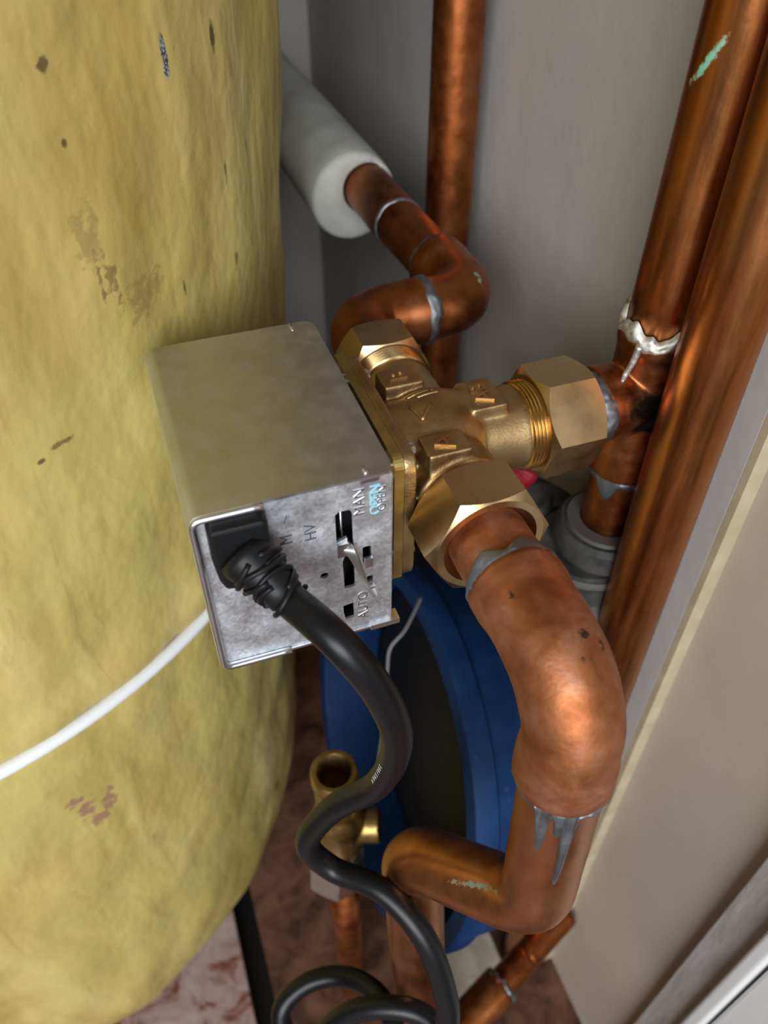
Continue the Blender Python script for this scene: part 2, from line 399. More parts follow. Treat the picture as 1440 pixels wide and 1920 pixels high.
# walls
m = Mat('grey_plaster', (0.30,0.285,0.265), 0, 0.75, 0.25)
k = m.noise(7, 4, 0.6, m.mapped((1,1,0.35))); m.setc(m.ramp(k, [(0.3,(0.345,0.335,0.315)),(0.7,(0.42,0.395,0.37))]))
k = m.rng(m.noise(16,5,0.65, m.mapped((1,1.4,0.5))), 0.58, 0.75, 0, 0.35); m.mixc(k, (0.24,0.235,0.225))
k = m.rng(m.noise(150,3,0.6), 0.74, 0.78, 0, 0.6); m.mixc(k, (0.12,0.11,0.10))
m.bump(m.noise(28,3), 0.4, 0.002); MC['plaster'] = m.m
m = Mat('cream_paint', (0.40,0.35,0.28), 0, 0.6, 0.3)
k = m.noise(11,4); m.setc(m.ramp(k, [(0.3,(0.37,0.325,0.255)),(0.7,(0.43,0.375,0.31))])); m.bump(m.noise(25,3),0.25,0.001)
k = m.rng(m.noise(210,3,0.6), 0.75, 0.78, 0, 0.6); m.mixc(k, (0.14,0.10,0.08)); MC['cream'] = m.m
m = Mat('beige_edge', (0.42,0.35,0.24), 0, 0.6, 0.3); k = m.noise(60,4); m.setc(m.ramp(k,[(0.3,(0.34,0.275,0.18)),(0.7,(0.43,0.36,0.255))])); MC['beige'] = m.m
m = Mat('far_wall_plaster', (0.38,0.36,0.34), 0, 0.8, 0.2); k = m.noise(12,4); m.setc(m.ramp(k,[(0.3,(0.345,0.335,0.315)),(0.7,(0.42,0.395,0.37))])); MC['darkwall'] = m.m
m = Mat('rough_grey_timber', (0.36,0.345,0.33), 0, 0.7, 0.3)
k = m.noise(90,5,0.65,m.mapped((1,1,0.12))); m.setc(m.ramp(k,[(0.3,(0.27,0.25,0.23)),(0.6,(0.38,0.365,0.35)),(0.8,(0.47,0.46,0.45))])); k = m.rng(m.noise(40,4,0.6,m.mapped((1,1,0.3))),0.6,0.7,0,0.5); m.mixc(k,(0.26,0.19,0.13)); m.bump(m.noise(160,4,0.6,m.mapped((1,1,0.15))),0.6,0.0012); MC['timber'] = m.m
m = Mat('white_gloss', (0.66,0.66,0.66), 0, 0.3, 0.5); m.bump(m.noise(60,3,0.5,m.mapped((1,1,0.2))),0.3,0.0012); MC['white'] = m.m
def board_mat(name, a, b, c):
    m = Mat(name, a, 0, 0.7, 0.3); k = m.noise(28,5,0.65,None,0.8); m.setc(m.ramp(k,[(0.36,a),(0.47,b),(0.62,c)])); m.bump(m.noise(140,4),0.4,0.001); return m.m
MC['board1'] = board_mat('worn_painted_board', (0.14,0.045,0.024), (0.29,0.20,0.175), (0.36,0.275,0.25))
MC['board2'] = board_mat('dark_stained_board', (0.035,0.014,0.008), (0.085,0.034,0.018), (0.13,0.06,0.035))
MC['pale'] = board_mat('pale_board', (0.30,0.27,0.22), (0.38,0.35,0.29), (0.42,0.385,0.32))

# ------------------------------------------------------------------ setting
ZF = -0.62
fl = struct(obj('floor', *box((-0.65,-0.9,ZF-0.05), (0.30,0.66,ZF-0.016)), MC['dark'], smooth=False), 'worn boarded cupboard floor with open gaps', 'floor')
xs = [-0.62, -0.475, -0.257, -0.128, 0.06, 0.24]
gap = [0.003, 0.003, 0.004, 0.020, 0.003, 0.003]
for i in range(len(xs)-1):
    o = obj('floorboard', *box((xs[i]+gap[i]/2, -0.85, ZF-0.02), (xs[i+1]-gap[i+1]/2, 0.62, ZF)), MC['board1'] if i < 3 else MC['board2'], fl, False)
    bevel(o, 0.0015, 2)

def slab(name, x0, x1, y0, y1, z0, z1, mat, wavy=0.0, ny=2, nz=420):
    # wall slab whose near vertical edge (y0) may be rough
    vs, fs = [], []
    for k in range(nz+1):
        z = z0+(z1-z0)*k/nz
        e = 0
        if wavy:
            low = max(0.0, min(1.0, (-0.12-z)/0.12))
            e = wavy*0.5*noise.noise(V((3.1, 0, z*14)))*(0.15+1.2*low)+wavy*0.2*noise.noise(V((7,0,z*45)))*low
        vs += [V((x0, y0+e, z)), V((x1, y0+e, z)), V((x1, y1, z)), V((x0, y1, z))]
    for k in range(nz):
        for j in range(4):
            j2 = (j+1) % 4; fs.append((k*4+j, k*4+j2, k*4+4+j2, k*4+4+j))
    fs.append((3,2,1,0)); fs.append(tuple(nz*4+j for j in range(4)))
    return obj(name, vs, fs, mat, smooth=False)
struct(slab('wall_right', 0.125, 0.134, -0.0385, 0.62, ZF, 1.15, MC['plaster'], 0.0012), 'grey plastered wall behind the copper risers', 'wall')
bevel(bpy.data.objects['wall_right'], 0.002, 2)
struct(slab('wall_reveal', 0.133, 0.19, -0.145, 0.63, ZF, 1.15, MC['cream']), 'cream painted reveal between plaster edge and door frame', 'wall')
struct(obj('trim_1', *box((0.1250,-0.0410,-0.62), (0.136,-0.0370,1.15)), MC['beige'], smooth=False), 'narrow beige edge strip of the grey plaster', 'trim')
struct(obj('wall_back', *box((-0.65,0.62,ZF), (0.20,0.68,1.2)), MC['darkwall'], smooth=False), 'plastered far wall of the cupboard behind the cylinder', 'wall')
struct(obj('wall_left', *box((-0.70,-0.50,ZF), (-0.64,0.66,1.2)), MC['plaster'], smooth=False), 'cupboard wall behind the yellow cylinder', 'wall')
struct(obj('ceiling', *box((-0.70,-0.42,1.15), (0.20,0.68,1.2)), MC['plaster'], smooth=False), 'cupboard ceiling', 'ceiling')
d = empty('door_1', (0.14,-0.16,ZF), 'white painted door frame with a rough grey timber lining', 'door frame'); d['kind'] = 'structure'
o = obj('frame_lining', *box((0.124,-0.156,ZF), (0.19,-0.1335,1.15)), MC['timber'], d, False, 'rough grey timber lining strip'); bevel(o, 0.001, 2)
o = obj('stop_bead', *box((0.117,-0.1645,ZF), (0.19,-0.1555,1.15)), MC['white'], d, False, 'white gloss painted bead'); bevel(o, 0.0025, 4)
o = obj('frame_face', *box((0.120,-0.30,ZF), (0.19,-0.1660,1.15)), MC['white'], d, False); bevel(o, 0.002, 3)

# ------------------------------------------------------------------ hot water cylinder
TC = V((-0.271, 0.269)); TR = 0.273; TZ0, TZB, TP, TL = -0.142, ZF+0.001, 7.4, 0.061
def tank_r(z):
    t = min(max((TZ0-z)/(TZ0-TZB), 0), 1); r = TR*max(0.0, 1-t**TP)**(1/TP)
    if z > -0.140: r += 0.0016*math.exp(-((z+0.128)/0.013)**2)
    r -= 0.0022*math.exp(-((z+0.1425)/0.005)**2)
    return r
zs = [0.55 - i*0.012 for i in range(int((0.55+0.09)/0.012))]
zs += [-0.09 - i*0.0025 for i in range(36)]
zs += [-0.18 - i*0.01 for i in range(30)]
zs += [TZB + (0.14)*(1-math.sin(math.pi/2*i/26)) for i in range(26)]
zs = sorted(set(round(z, 5) for z in zs), reverse=True); 
NS = 260; vs, fs = [], []
for z in zs:
    r0 = tank_r(z); cx, cy = TC.x + TL*z, TC.y
    for k in range(NS):
        a = 2*math.pi*k/NS; q = V((math.cos(a)*0.27, math.sin(a)*0.27, z*0.55))
        r = r0 + (0.0030*noise.noise(q*26) + 0.0011*noise.noise(q*60+V((5,5,5))))*min(1, r0/0.1)
        vs.append(V((cx+r*math.cos(a), cy+r*math.sin(a), z)))
n = len(zs)
for i in range(n-1):
    for k in range(NS):
        k2 = (k+1) % NS; fs.append((i*NS+k, i*NS+k2, (i+1)*NS+k2, (i+1)*NS+k))
fs.append(tuple((n-1)*NS+k for k in range(NS)))
top = len(vs); 
for j in range(1, 9):                                   # domed top, above the frame
    f = math.cos(j/9*math.pi/2); zz = 0.55+0.07*math.sin(j/9*math.pi/2)
    for k in range(NS):
        a = 2*math.pi*k/NS; vs.append(V((TC.x+TL*0.55+TR*f*math.cos(a), TC.y+TR*f*math.sin(a), zz)))
for j in range(8):
    s0 = 0 if j == 0 else top+(j-1)*NS; s1 = top+j*NS
    for k in range(NS): k2 = (k+1) % NS; fs.append((s0+k, s1+k, s1+k2, s0+k2))
fs.append(tuple(top+7*NS+k for k in range(NS)))
tag(obj('hot_water_cylinder', vs, fs, MC['foam']), 'tall hot water cylinder in lumpy mustard yellow sprayed foam', 'water cylinder')
# white flex tied round it
pts = []
for k in range(97):
    a = math.radians(-200 + 250*k/96); z = -0.1405 + 0.002*math.sin(a*2+0.6); r = TR+0.0002
    pts.append(V((TC.x+TL*z+r*math.cos(a), TC.y+r*math.sin(a), z)))
tag(obj('white_cable', *tube(pts, 0.0037, 16), MC['whitecable']), 'thin white cable wrapped round the yellow foam cylinder', 'cable')

# ------------------------------------------------------------------ copper risers on the wall
def pipe(path, r, mat, parent, name='pipe', step=0.004, seg=40, label=None, jit=0.0):
    return obj(name, *tube(resample(path, step), r, seg, True, jit), mat, parent, True, label)
o = obj('copper_riser', *tube(resample([(0.100,0.2180,ZF),(0.1005,0.2165,1.14)], 0.05), 0.014, 40), MC['copperB'])
tag(o, 'dull brown copper riser standing behind the elbow of the insulated pipe', 'pipe')
o = obj('copper_riser', *tube(resample([(0.1035,-0.0285,ZF),(0.0985,-0.0285,0.0),(0.092,-0.0300,1.14)], 0.03), 0.0138, 40), MC['copperR'])
tag(o, 'straight tarnished copper riser beside the tee, nearest the cream wall', 'pipe')

# tee riser
TX, TY = 0.0985, 0.0035
t = empty('tee_riser', (TX,TY,-0.09), 'copper riser with a scorched soldered tee feeding the valve outlet', 'pipe')
pipe([(TX,TY,0.020),(TX+0.002,TY,0.30),(TX+0.004,TY,1.14)], 0.0138, MC['copperR'], t, 'upper_pipe', 0.03)
pipe([(TX,TY,-0.090),(TX,TY,-0.030)], 0.0135, MC['copperT'], t, 'lower_pipe')
pipe([(0.0585,0,0),(0.086,0.0015,0)], 0.0138, MC['copperT'], t, 'branch_pipe')
tv = remeshed([lathe([(0.0159,-0.040),(0.0159,-0.026),(0.0153,-0.022),(0.0153,0.022),(0.0160,0.0245),(0.0160,0.030)], (TX,TY,0), (0,0,1), 48),
               lathe([(0.0152,0.0),(0.0152,0.014),(0.0160,0.017),(0.0160,0.026)], (TX,TY*0.6,0), (-1,0,0), 48)], 0.0007, 8)
objm('tee_fitting', tv, MC['copperT'], t)
obj('solder_joint', *band((TX,TY,0.031), (0,0,1), 0.0142, 0.0, 0.008, 0.0024, [(2.2,0.35,0.003)], seed=3, rag=0.8), MC['solder_white'], t, True, 'crusty whitish solder and flux')
obj('solder_joint', *band((TX,TY,-0.042), (0,0,-1), 0.0140, 0.0, 0.006, 0.0014, [(2.6,0.3,0.007),(4.4,.25,.003)], seed=5), MC['solder'], t)
obj('solder_joint', *band((0.0725,0.0008,0), (1,0,0), 0.0143, 0.0, 0.008, 0.0012, [], seed=8), MC['solder'], t)
# run of flux down the tee shoulder
pth = catmull([(TX-0.0150,TY-0.0085,0.0300),(TX-0.0155,TY-0.0075,0.022),(TX-0.0165,TY-0.0065,0.0165),(TX-0.019,TY-0.0085,0.0145)], 8)
obj('flux_run', *tube(pth, [0.0016-0.0010*i/(len(pth)-1) for i in range(len(pth))], 10, True, 0.0007), MC['solder_white'], t)

# ------------------------------------------------------------------ pipe to port B and its sleeve
b = empty('return_pipe', (0.056,0.24,-0.015), 'dull copper pipe with two soldered elbows running into the grey sleeve', 'pipe')
X2 = 0.0605; X3 = 0.0560
pipe([(0,0.058,0),(0,0.080,0)], 0.0140, MC['copperB'], b, 'tail_pipe')
def elbow(pts, r, sock, mat, parent, s0, s1, rbend, name='elbow'):
    # end-feed elbow: socket, bend, socket
    p0, c, p1 = (V(q) for q in pts)
    path = resample(fillet([p0, c, p1], [rbend], 14), 0.002); L = [0]
    for a_, b_ in zip(path, path[1:]): L.append(L[-1]+(b_-a_).length)
    R = []
    for l in L:
        e0 = 1/(1+math.exp(-(s0-l)/0.0010)); e1 = 1/(1+math.exp(-(l-(L[-1]-s1))/0.0010))
        R.append(r + (sock-r)*max(e0, e1))
    return obj(name, *tube(path, R, 56, True, 0.00035), mat, parent)
elbow([(0,0.0665,0),(0.001,0.0950,0),(0.036,0.0955,0)], 0.0152, 0.0157, MC['copperB'], b, 0.005, 0.009, 0.0160)
elbow([(0.0350,0.0955,0),(X2+0.001,0.0960,0),(X2-0.001,0.137,0)], 0.0150, 0.0158, MC['copperB'], b, 0.002, 0.011, 0.0175)
pipe([(X2-0.0008,0.132,0),(X3+0.001,0.196,0)], 0.0138, MC['copperB'], b, 'straight_pipe')
pipe([(X3+0.0012,0.188,0),(X3,0.29,0.0)], 0.0146, MC['copperB'], b, 'sleeved_pipe')
obj('solder_joint', *band((0.0355,0.0955,0), (1,0,0), 0.0157, 0.0, 0.005, 0.0011, [(1.0,.3,.002)], seed=12), MC['solder'], b)
obj('solder_joint', *band((X2-0.001,0.1375,0), (0,1,0), 0.0147, 0.0, 0.003, 0.0012, [], seed=13, rag=0.2), MC['solder'], b)
obj('solder_joint', *band((X3+0.0012,0.1880,0), (0,-1,0), 0.0142, 0.0, 0.003, 0.0010, [], seed=14, rag=0.2), MC['solder'], b)
v, f = lathe([(0.0150,0.0012),(0.0165,0.0),(0.0235,0.0),(0.0255,0.0012),(0.0265,0.004),(0.0268,0.02),(0.0266,0.36),(0.0150,0.36)], (X3,0.240,0), (0,1,0), 72, closed=True)
v = [p + (V((-0.0080,0,-0.0045)) if (p-V((X3,p.y,0))).length > 0.018 else V((0,0,0))) + (p-V((X3,p.y,0))).normalized()*0.0012*noise.noise(p*38) for p in v]
o = edge_split(obj('pipe_insulation', v, f, MC['insul']), 50); tag(o, 'pale grey foam sleeve fitted over the copper pipe behind the cylinder', 'pipe insulation')

# ------------------------------------------------------------------ blue vessel, pump and other things low down
VC = V((-0.003,0.045,-0.295)); VN = V((-0.976,0.002,0.216)).normalized()
e = empty('pressure_vessel', (0.05,0.045,-0.43), 'dark blue round vessel with a raised rim and black recessed face', 'vessel')
sh = [(0.1170,-0.045),(0.1180,-0.001),(0.1195,0.001),(0.1300,0.001),(0.1320,-0.002),(0.1320,-0.012),(0.1280,-0.015),(0.1270,-0.042),(0.115,-0.058),(0.090,-0.070),(0.05,-0.078),(0.0,-0.080)]
edge_split(obj('shell', *lathe(sh, VC, VN, 120), MC['blue'], e), 40)
obj('face_plate', *lathe([(0.1172,-0.046),(0.1172,-0.044),(0.10,-0.042),(0.06,-0.040),(0.0,-0.039)], VC, VN, 96), MC['blackplastic'], e, True, 'black recessed face')
bevel(obj('wall_bracket', *box((0.060,0.025,-0.335), (0.1255,0.065,-0.300)), MC['iron'], e, False), 0.001, 2)

p = empty('circulating_pump', (0.085,0.03,-0.17), 'dark cast iron pump body under the copper tee', 'pump')
PX, PY = TX-0.002, TY+0.004
obj('volute', *(lambda me: ([v.co.copy() for v in me.vertices], [tuple(q.vertices) for q in me.polygons]))(
    remeshed([lathe([(0.0,-0.165),(0.022,-0.163),(0.030,-0.150),(0.030,-0.120),(0.026,-0.112),(0,-0.112)], (PX-0.006,PY,0), (0,0,1), 40),
              lathe([(0.0,0.0),(0.028,0.002),(0.036,0.010),(0.036,0.030),(0.028,0.040),(0,0.042)], (0.082,0.062,-0.135), (-0.05,-0.45,0.25), 48),
              lathe([(0.0,0),(0.012,0.0),(0.012,0.05),(0,0.05)], (0.088,0.03,-0.14), (-0.2,0.3,1), 24)], 0.0014, 8)), MC['iron'], p)
edge_split(obj('union_nut', *lathe([(0.0139,-0.076),(0.0225,-0.076),(0.0245,-0.079),(0.0245,-0.090),(0.0225,-0.0925),(0.0139,-0.0925)], (TX,TY,0), (0,0,1), 48), MC['iron'], p), 30)
edge_split(obj('collar_ring', *lathe([(0.0139,-0.0740),(0.0200,-0.0740),(0.0205,-0.0765),(0.0139,-0.0765)], (TX,TY,0), (0,0,1), 48, closed=True), MC['ring'], p), 30)
edge_split(obj('flange_ring', *lathe([(0.0150,-0.096),(0.0270,-0.0960),(0.0275,-0.098),(0.0275,-0.100),(0.0150,-0.100)], (PX-0.002,PY,0), (0,0,1), 48, closed=True), MC['ring'], p), 30)
edge_split(obj('flange', *lathe([(0.014,-0.093),(0.0255,-0.093),(0.0265,-0.113),(0.014,-0.113)], (PX-0.004,PY,0), (0,0,1), 48, closed=True), MC['iron'], p), 30)
# red knob of the isolating valve behind the outlet nut
k = empty('isolating_valve', tuple(at(960,886,0.405)), 'small isolating valve with a red plastic knob below the outlet nut', 'valve')
kp = at(960,886,0.405); lob = []
v, f = lathe([(0.0,0.0),(0.006,0.0),(0.0115,0.001),(0.0125,0.003),(0.0125,0.009),(0.0105,0.0115),(0.004,0.0125),(0,0.0125)], kp, (-0.35,-0.45,0.8), 48)
v = [q if (q-kp).length < 0.008 else kp+(q-kp)*(1+0.07*math.sin(6*math.atan2((q-kp).dot(rt),(q-kp).dot(dn)))) for q in v]
obj('knob', v, f, MC['red'], k)
obj('spindle', *tube([kp+V((0.001,0.002,0.001)), kp+V((0.004,0.004,-0.05))], 0.0035, 16), MC['brass_old'], k)

# open brass stub in front of the vessel
q = empty('brass_stub', (-0.056,-0.004,ZF), 'open ended brass pipe stub in a steel nut in front of the blue vessel', 'pipe fitting')
BX, BY = -0.0490, -0.0030
edge_split(obj('tube', *lathe([(0.0095,-0.2550),(0.0095,-0.2215),(0.0105,-0.2195),(0.0128,-0.2195),(0.0136,-0.2210),(0.0136,-0.2290),(0.0125,-0.2310),(0.0125,-0.262)], (BX,BY,0), (0,0,1), 48, closed=True), MC['brass_old'], q), 40)
obj('valve_body', *(lambda me: ([v.co.copy() for v in me.vertices], [tuple(g.vertices) for g in me.polygons]))(remeshed([
    lathe([(0,-0.315),(0.011,-0.315),(0.016,-0.305),(0.016,-0.275),(0.012,-0.262),(0.012,-0.255),(0,-0.255)], (BX,BY,0), (0,0,1), 40),
    lathe([(0,0),(0.011,0),(0.011,0.026),(0,0.026)], (BX,BY,-0.288), (0.9,-0.35,0.1), 32)], 0.001, 5)), MC['brass_old'], q)
v, f = hexnut((BX-0.006,BY-0.006,-0.345), (0.12,0.12,1), 0.034, 0.028, 0.010, 0.3, (1,0,0), 0.0125, 0.002); edge_split(obj('nut', v, f, MC['steel'], q), 25)
obj('tail', *tube([(BX,BY,ZF),(BX,BY,-0.340)], 0.0105, 28), MC['copperB'], q)

# lower copper branch near the floor
g = empty('floor_branch', (0.05,-0.06,ZF), 'short soldered copper branch lying low by the pale board', 'pipe')
z5 = -0.50
def onz(px, py, z):
    d = at(px, py, 1.0) - CAM; return CAM + d*((z-CAM.z)/d.z)
g0, g1 = onz(850,1945,z5), onz(985,1795,z5)
pipe([g0, g0.lerp(g1,0.62)], 0.0150, MC['copperB'], g, 'socket')
pipe([g0.lerp(g1,0.55), g1], 0.0115, MC['copperB'], g, 'branch_pipe')
ax = (g1-g0).normalized()
obj('solder_joint', *band(g0.lerp(g1,0.62), ax, 0.0125, 0.0, 0.006, 0.003, [(2.0,.5,.004)], seed=21), MC['solder'], g)
pipe([g0+V((0,0,0.002)), V((g0.x,g0.y,ZF))], 0.0140, MC['copperB'], g, 'down_pipe')
pipe([g1-ax*0.002, g1+ax*((0.1255-g1.x)/ax.x)], 0.0112, MC['copperB'], g, 'wall_pipe')
o = obj('pale_board', *box((0.022,-0.060,ZF), (0.084,0.20,ZF+0.020)), MC['pale'], smooth=False); bevel(o, 0.002, 2)
tag(o, 'pale painted board lying on the floor against the wall', 'board')

# ------------------------------------------------------------------ valve
val = empty('three_port_valve', (0,0,-0.03), 'cast brass three port valve with hexagonal compression nuts', 'valve')
parts = [
    lathe([(0,-0.036),(0.0150,-0.036),(0.0150,-0.033),(0.0178,-0.031),(0.0180,-0.022),(0.0165,-0.015),(0.0160,0.0),(0.0160,0.015),(0.0163,0.026),(0.0160,0.040),(0,0.040)], (0,0,0), (0,1,0), 64),
    lathe([(0,0.0),(0.0168,0.0),(0.0168,0.030),(0.0172,0.036),(0.0155,0.038),(0.0155,0.043),(0,0.043)], (0,0,0), (1,0,0), 64),
    lathe([(0,-0.0225),(0.0198,-0.0225),(0.0198,-0.010),(0.019,0),(0,0)], (0,0,0), (1,0,0), 64)]
sp = bmesh.new(); bmesh.ops.create_uvsphere(sp, u_segments=40, v_segments=24, radius=0.0232)
parts.append(([V((v.co.x*1.0+0.0025, v.co.y*0.92, v.co.z*0.95)) for v in sp.verts], [tuple(v.index for v in f.verts) for f in sp.faces])); sp.free()
def rbox(c, s): return box(tuple(c[i]-s[i]/2 for i in range(3)), tuple(c[i]+s[i]/2 for i in range(3)))
parts += [rbox((-0.0045,-0.0240,0.0140),(0.0165,0.0125,0.0150)), rbox((-0.0045,0.0215,0.0125),(0.0165,0.0125,0.0140)), rbox((0.0205,0.0005,0.0125),(0.0140,0.0185,0.0140))]
parts += [rbox((-0.0155,-0.0200,0.004),(0.012,0.006,0.018)), rbox((-0.0155,0.0200,0.004),(0.012,0.006,0.018))]
# cast mounting flange
fv = rrect(-0.0345,-0.0330,0.0345,0.0265,0.006)
n = len(fv); parts.append(([V((-0.0235,y,z)) for y,z in fv]+[V((-0.0185,y,z)) for y,z in fv], [tuple(range(n-1,-1,-1)), tuple(range(n,2*n))]+[(i,(i+1)%n,n+(i+1)%n,n+i) for i in range(n)]))
objm('body', remeshed(parts, 0.00065, 14), MC['brass_cast'], val)
# sheet brass plate under the actuator
me = plate(rrect(-0.0350,-0.0330,0.0350,0.0275,0.004), [[(0.010*math.cos(a*math.pi/12), 0.010*math.sin(a*math.pi/12)) for a in range(24)]], 0.0035, frame4((-0.0254,0,0),(0,1,0),(0,0,1)))
objm('mounting_plate', me, MC['brass_plate'], val, False, 'yellow sheet brass mounting plate')
for y, z in ((-0.0230,0.0205),(0.0250,0.0195),(-0.0250,-0.0260),(0.0250,-0.0260)):
    s = edge_split(obj('screw', *lathe([(0.0,-0.0335),(0.0016,-0.0335),(0.0016,-0.0185),(0.0030,-0.0185),(0.0030,-0.0165),(0.0022,-0.0155),(0.0,-0.0155)], (0,y,z), (1,0,0), 20), MC['steel'], val), 40)
# threads and nuts
def thread(org, axis, r, n, pitch):
    pr = [(r-0.002, 0)]
    for i in range(n): pr += [(r-0.0006, i*pitch), (r+0.0004, (i+0.5)*pitch)]
    pr += [(r-0.0006, n*pitch), (r-0.002, n*pitch)]
    return lathe(pr, org, axis, 64)
edge_split(obj('thread', *thread((0,-0.0315,0),(0,-1,0),0.0176,4,0.0015), MC['brass_thread'], val), 50)
edge_split(obj('thread', *thread((0,0.0370,0),(0,1,0),0.0172,5,0.0018), MC['brass_thread'], val), 50)
edge_split(obj('thread', *thread((0.0360,0,0),(1,0,0),0.0176,5,0.0015), MC['brass_thread'], val), 50)
def nut(org, axis, L, rot, ref, af=0.0405):
    v, f = hexnut(org, axis, af, L, 0.0143, rot, ref, 0.0172, 0.0035); return edge_split(obj('compression_nut', v, f, MC['brass_nut'], val), 22)
nut((0,-0.0360,0), (0,-1,0), 0.0205, math.radians(30), (0,0,1))
nut((0,0.0450,0), (0,1,0), 0.0195, math.radians(30), (0,0,1), 0.0375)
nut((0.0425,0,0), (1,0,0), 0.0240, math.radians(20), (0,0,1))
# raised cast letters and flow arrow
def raised(txt, o, size, sp_=1.0): return objm('cast_letter', text_mesh(txt, size, 0.0006, frame4(o,(0,1,0),(-1,0,0)), sp_), MC['brass_nut'], val, False)
raised('A', (-0.0050,-0.0245,0.0217), 0.0100); raised('B', (-0.0050,0.0215,0.0196), 0.0100); raised('AB', (0.0205,0.0005,0.0196), 0.0095, 1.0)
def rail(pts, r=0.0007): return tube(resample(pts, 0.001), r, 10)
def sphz(x, y): return 0.95*math.sqrt(max(0.0, 0.0230**2 - (x-0.0025)**2*1.0 - (y/0.92)**2))
def onbody(pts): return [(x, y, max(sphz(x, y), 0.0)+0.0001) for x, y in [a.lerp(b_, j/8)[:] for a, b_ in zip([V(q) for q in pts], [V(q) for q in pts[1:]]) for j in range(9)]]
obj('flow_arrow', *merge([rail(onbody([(-0.004,0.0045),(0.005,0.0045)])), rail(onbody([(-0.007,0.0075),(0.003,0.0078),(0.003,0.0062)])), rail(onbody([(-0.0080,0.0005),(-0.0060,-0.0070),(-0.0010,-0.0020)]), 0.0008)]), MC['brass_cast'], val)

# ------------------------------------------------------------------ pipe from port A
a = empty('supply_pipe', (0,-0.12,-0.05), 'bright copper pipe with a big elbow and solder drips on the valve', 'pipe')
pipe([(0,-0.0490,0),(0,-0.0840,0)], 0.0141, MC['copperA'], a, 'stub_pipe', 0.002)
elbow([(0,-0.0745,0.0),(0,-0.1185,0.0),(0,-0.1205,-0.0415)], 0.0155, 0.0163, MC['copperA'], a, 0.009, 0.0140, 0.0245)
lowp = [V((0,-0.1203,-0.030)), V((-0.001,-0.1285,-0.1330)), V((-0.0310,-0.0860,-0.1600)), V((-0.0310,-0.0900,ZF))]
lowp = lowp[:2] + [V((-0.0345,-0.0825,-0.1630)), V((-0.0330,-0.1060,-0.33)), V((-0.0330,-0.1150,ZF))]
pt = resample(fillet(lowp, [0.026, 0.020, 0.0], 14), 0.003)
obj('bent_pipe', *tube(pt, 0.0141, 48, True, 0.0002), MC['copperL'], a)
obj('solder_joint', *band((0,-0.0728,0), (0,-1,0), 0.0153, 0.0, 0.0068, 0.0013, [(5.6,0.5,0.003),(1.1,.35,.0025)], seed=31, ref=(0,0,1), rag=0.6), MC['solder'], a)
dax = (lowp[1]-lowp[0]).normalized()
obj('solder_joint', *band(V((0,-0.1209,-0.0425)), dax, 0.0148, 0.0, 0.0034, 0.0018, [(math.radians(231),0.13,0.024),(math.radians(200),0.10,0.044),(math.radians(212),0.10,0.012)], seed=33, ref=(0,1,0), rag=0.3, seg=240), MC['solder'], a, True, 'solder ring with long dried drips')

# ------------------------------------------------------------------ actuator head
act = empty('valve_actuator', (-0.064,0,-0.0392), 'box shaped galvanised steel valve actuator head with manual lever slot', 'valve actuator')
x0, x1, y0, y1, z0, z1 = -0.0960, -0.0315, -0.0470, 0.0470, -0.0392, 0.0352
def cover_profile(r, off):
    # open U in the x-z plane: top right -> top left -> bottom left -> bottom right
    out = [(x1, z1-off)]
    for k in range(7):
        an = math.radians(90+90*k/6); out.append((x0+r+(r-off)*math.cos(an), z1-r+(r-off)*math.sin(an)))
    for k in range(7):
        an = math.radians(180+90*k/6); out.append((x0+r+(r-off)*math.cos(an), z0+r+(r-off)*math.sin(an)))
    out.append((x1, z0+off)); return out
po, pi_ = cover_profile(0.004, 0.0), cover_profile(0.004, 0.0009)
ring = po + pi_[::-1]; n = len(ring)
cr = 0.005; cuts = [(y0+cr*(1-math.cos(math.radians(a))), cr*(1-math.sin(math.radians(a)))) for a in range(0, 91, 15)]
cuts += [(y0+y1-y, d_) for y, d_ in reversed(cuts)]          # free corners of the sheet are rounded off
vs = [V((x-(d_ if x >= x1-1e-6 else 0), y, z)) for y, d_ in cuts for x, z in ring]
fs = [(j*n+i, j*n+(i+1)%n, (j+1)*n+(i+1)%n, (j+1)*n+i) for j in range(len(cuts)-1) for i in range(n)]
m_ = len(po)
for base in (0, n*(len(cuts)-1)):
    for i in range(m_-1): fs.append((base+i, base+i+1, base+n-2-i, base+n-1-i))
cv = obj('cover', vs, fs, MC['cover'], act, True, 'bare folded steel cover'); edge_split(cv, 30); 
# rounded free corners of the top sheet: small tabs turned down at the ends
for sy in (-1, 1):
    yy = y0 if sy < 0 else y1
    v, f = box((x1-0.0115, min(yy, yy-sy*0.0012), z1-0.0030), (x1-0.0050, max(yy, yy-sy*0.0012), z1-0.0004)); bevel(obj('corner_tab', v, f, MC['zinc_lip'], act, False), 0.0006, 2)
    obj('dimple', *tube([(x1-0.0090, yy-sy*0.0012, z1+0.0001),(x1-0.0090, yy-sy*0.0055, z1-0.0002)], [0.0009,0.0004], 10), MC['zinc_lip'], act)
# rolled lips on the front edge of the cover
def lip(pts, r=0.0011): return tube(resample(pts, 0.003), r, 12)
obj('front_lip', *merge([lip(fillet([(x0+0.0225,y0-0.0006,z1-0.0012),(x0+0.0012,y0-0.0006,z1-0.0012),(x0+0.0012,y0-0.0006,z0+0.0012),(x0+0.0255,y0-0.0006,z0+0.0008)],[0.003,0.003],6), 0.0013)]), MC['zinc_lip'], act)
obj('lower_flange', *merge([box((x0+0.0255,y0-0.0004,z0), (x1,y0+0.004,z0+0.0010)), box((x1-0.009,y0-0.0012,z0-0.0003), (x1+0.0022,y0+0.004,z0+0.0022))]), MC['zinc_lip'], act, False)
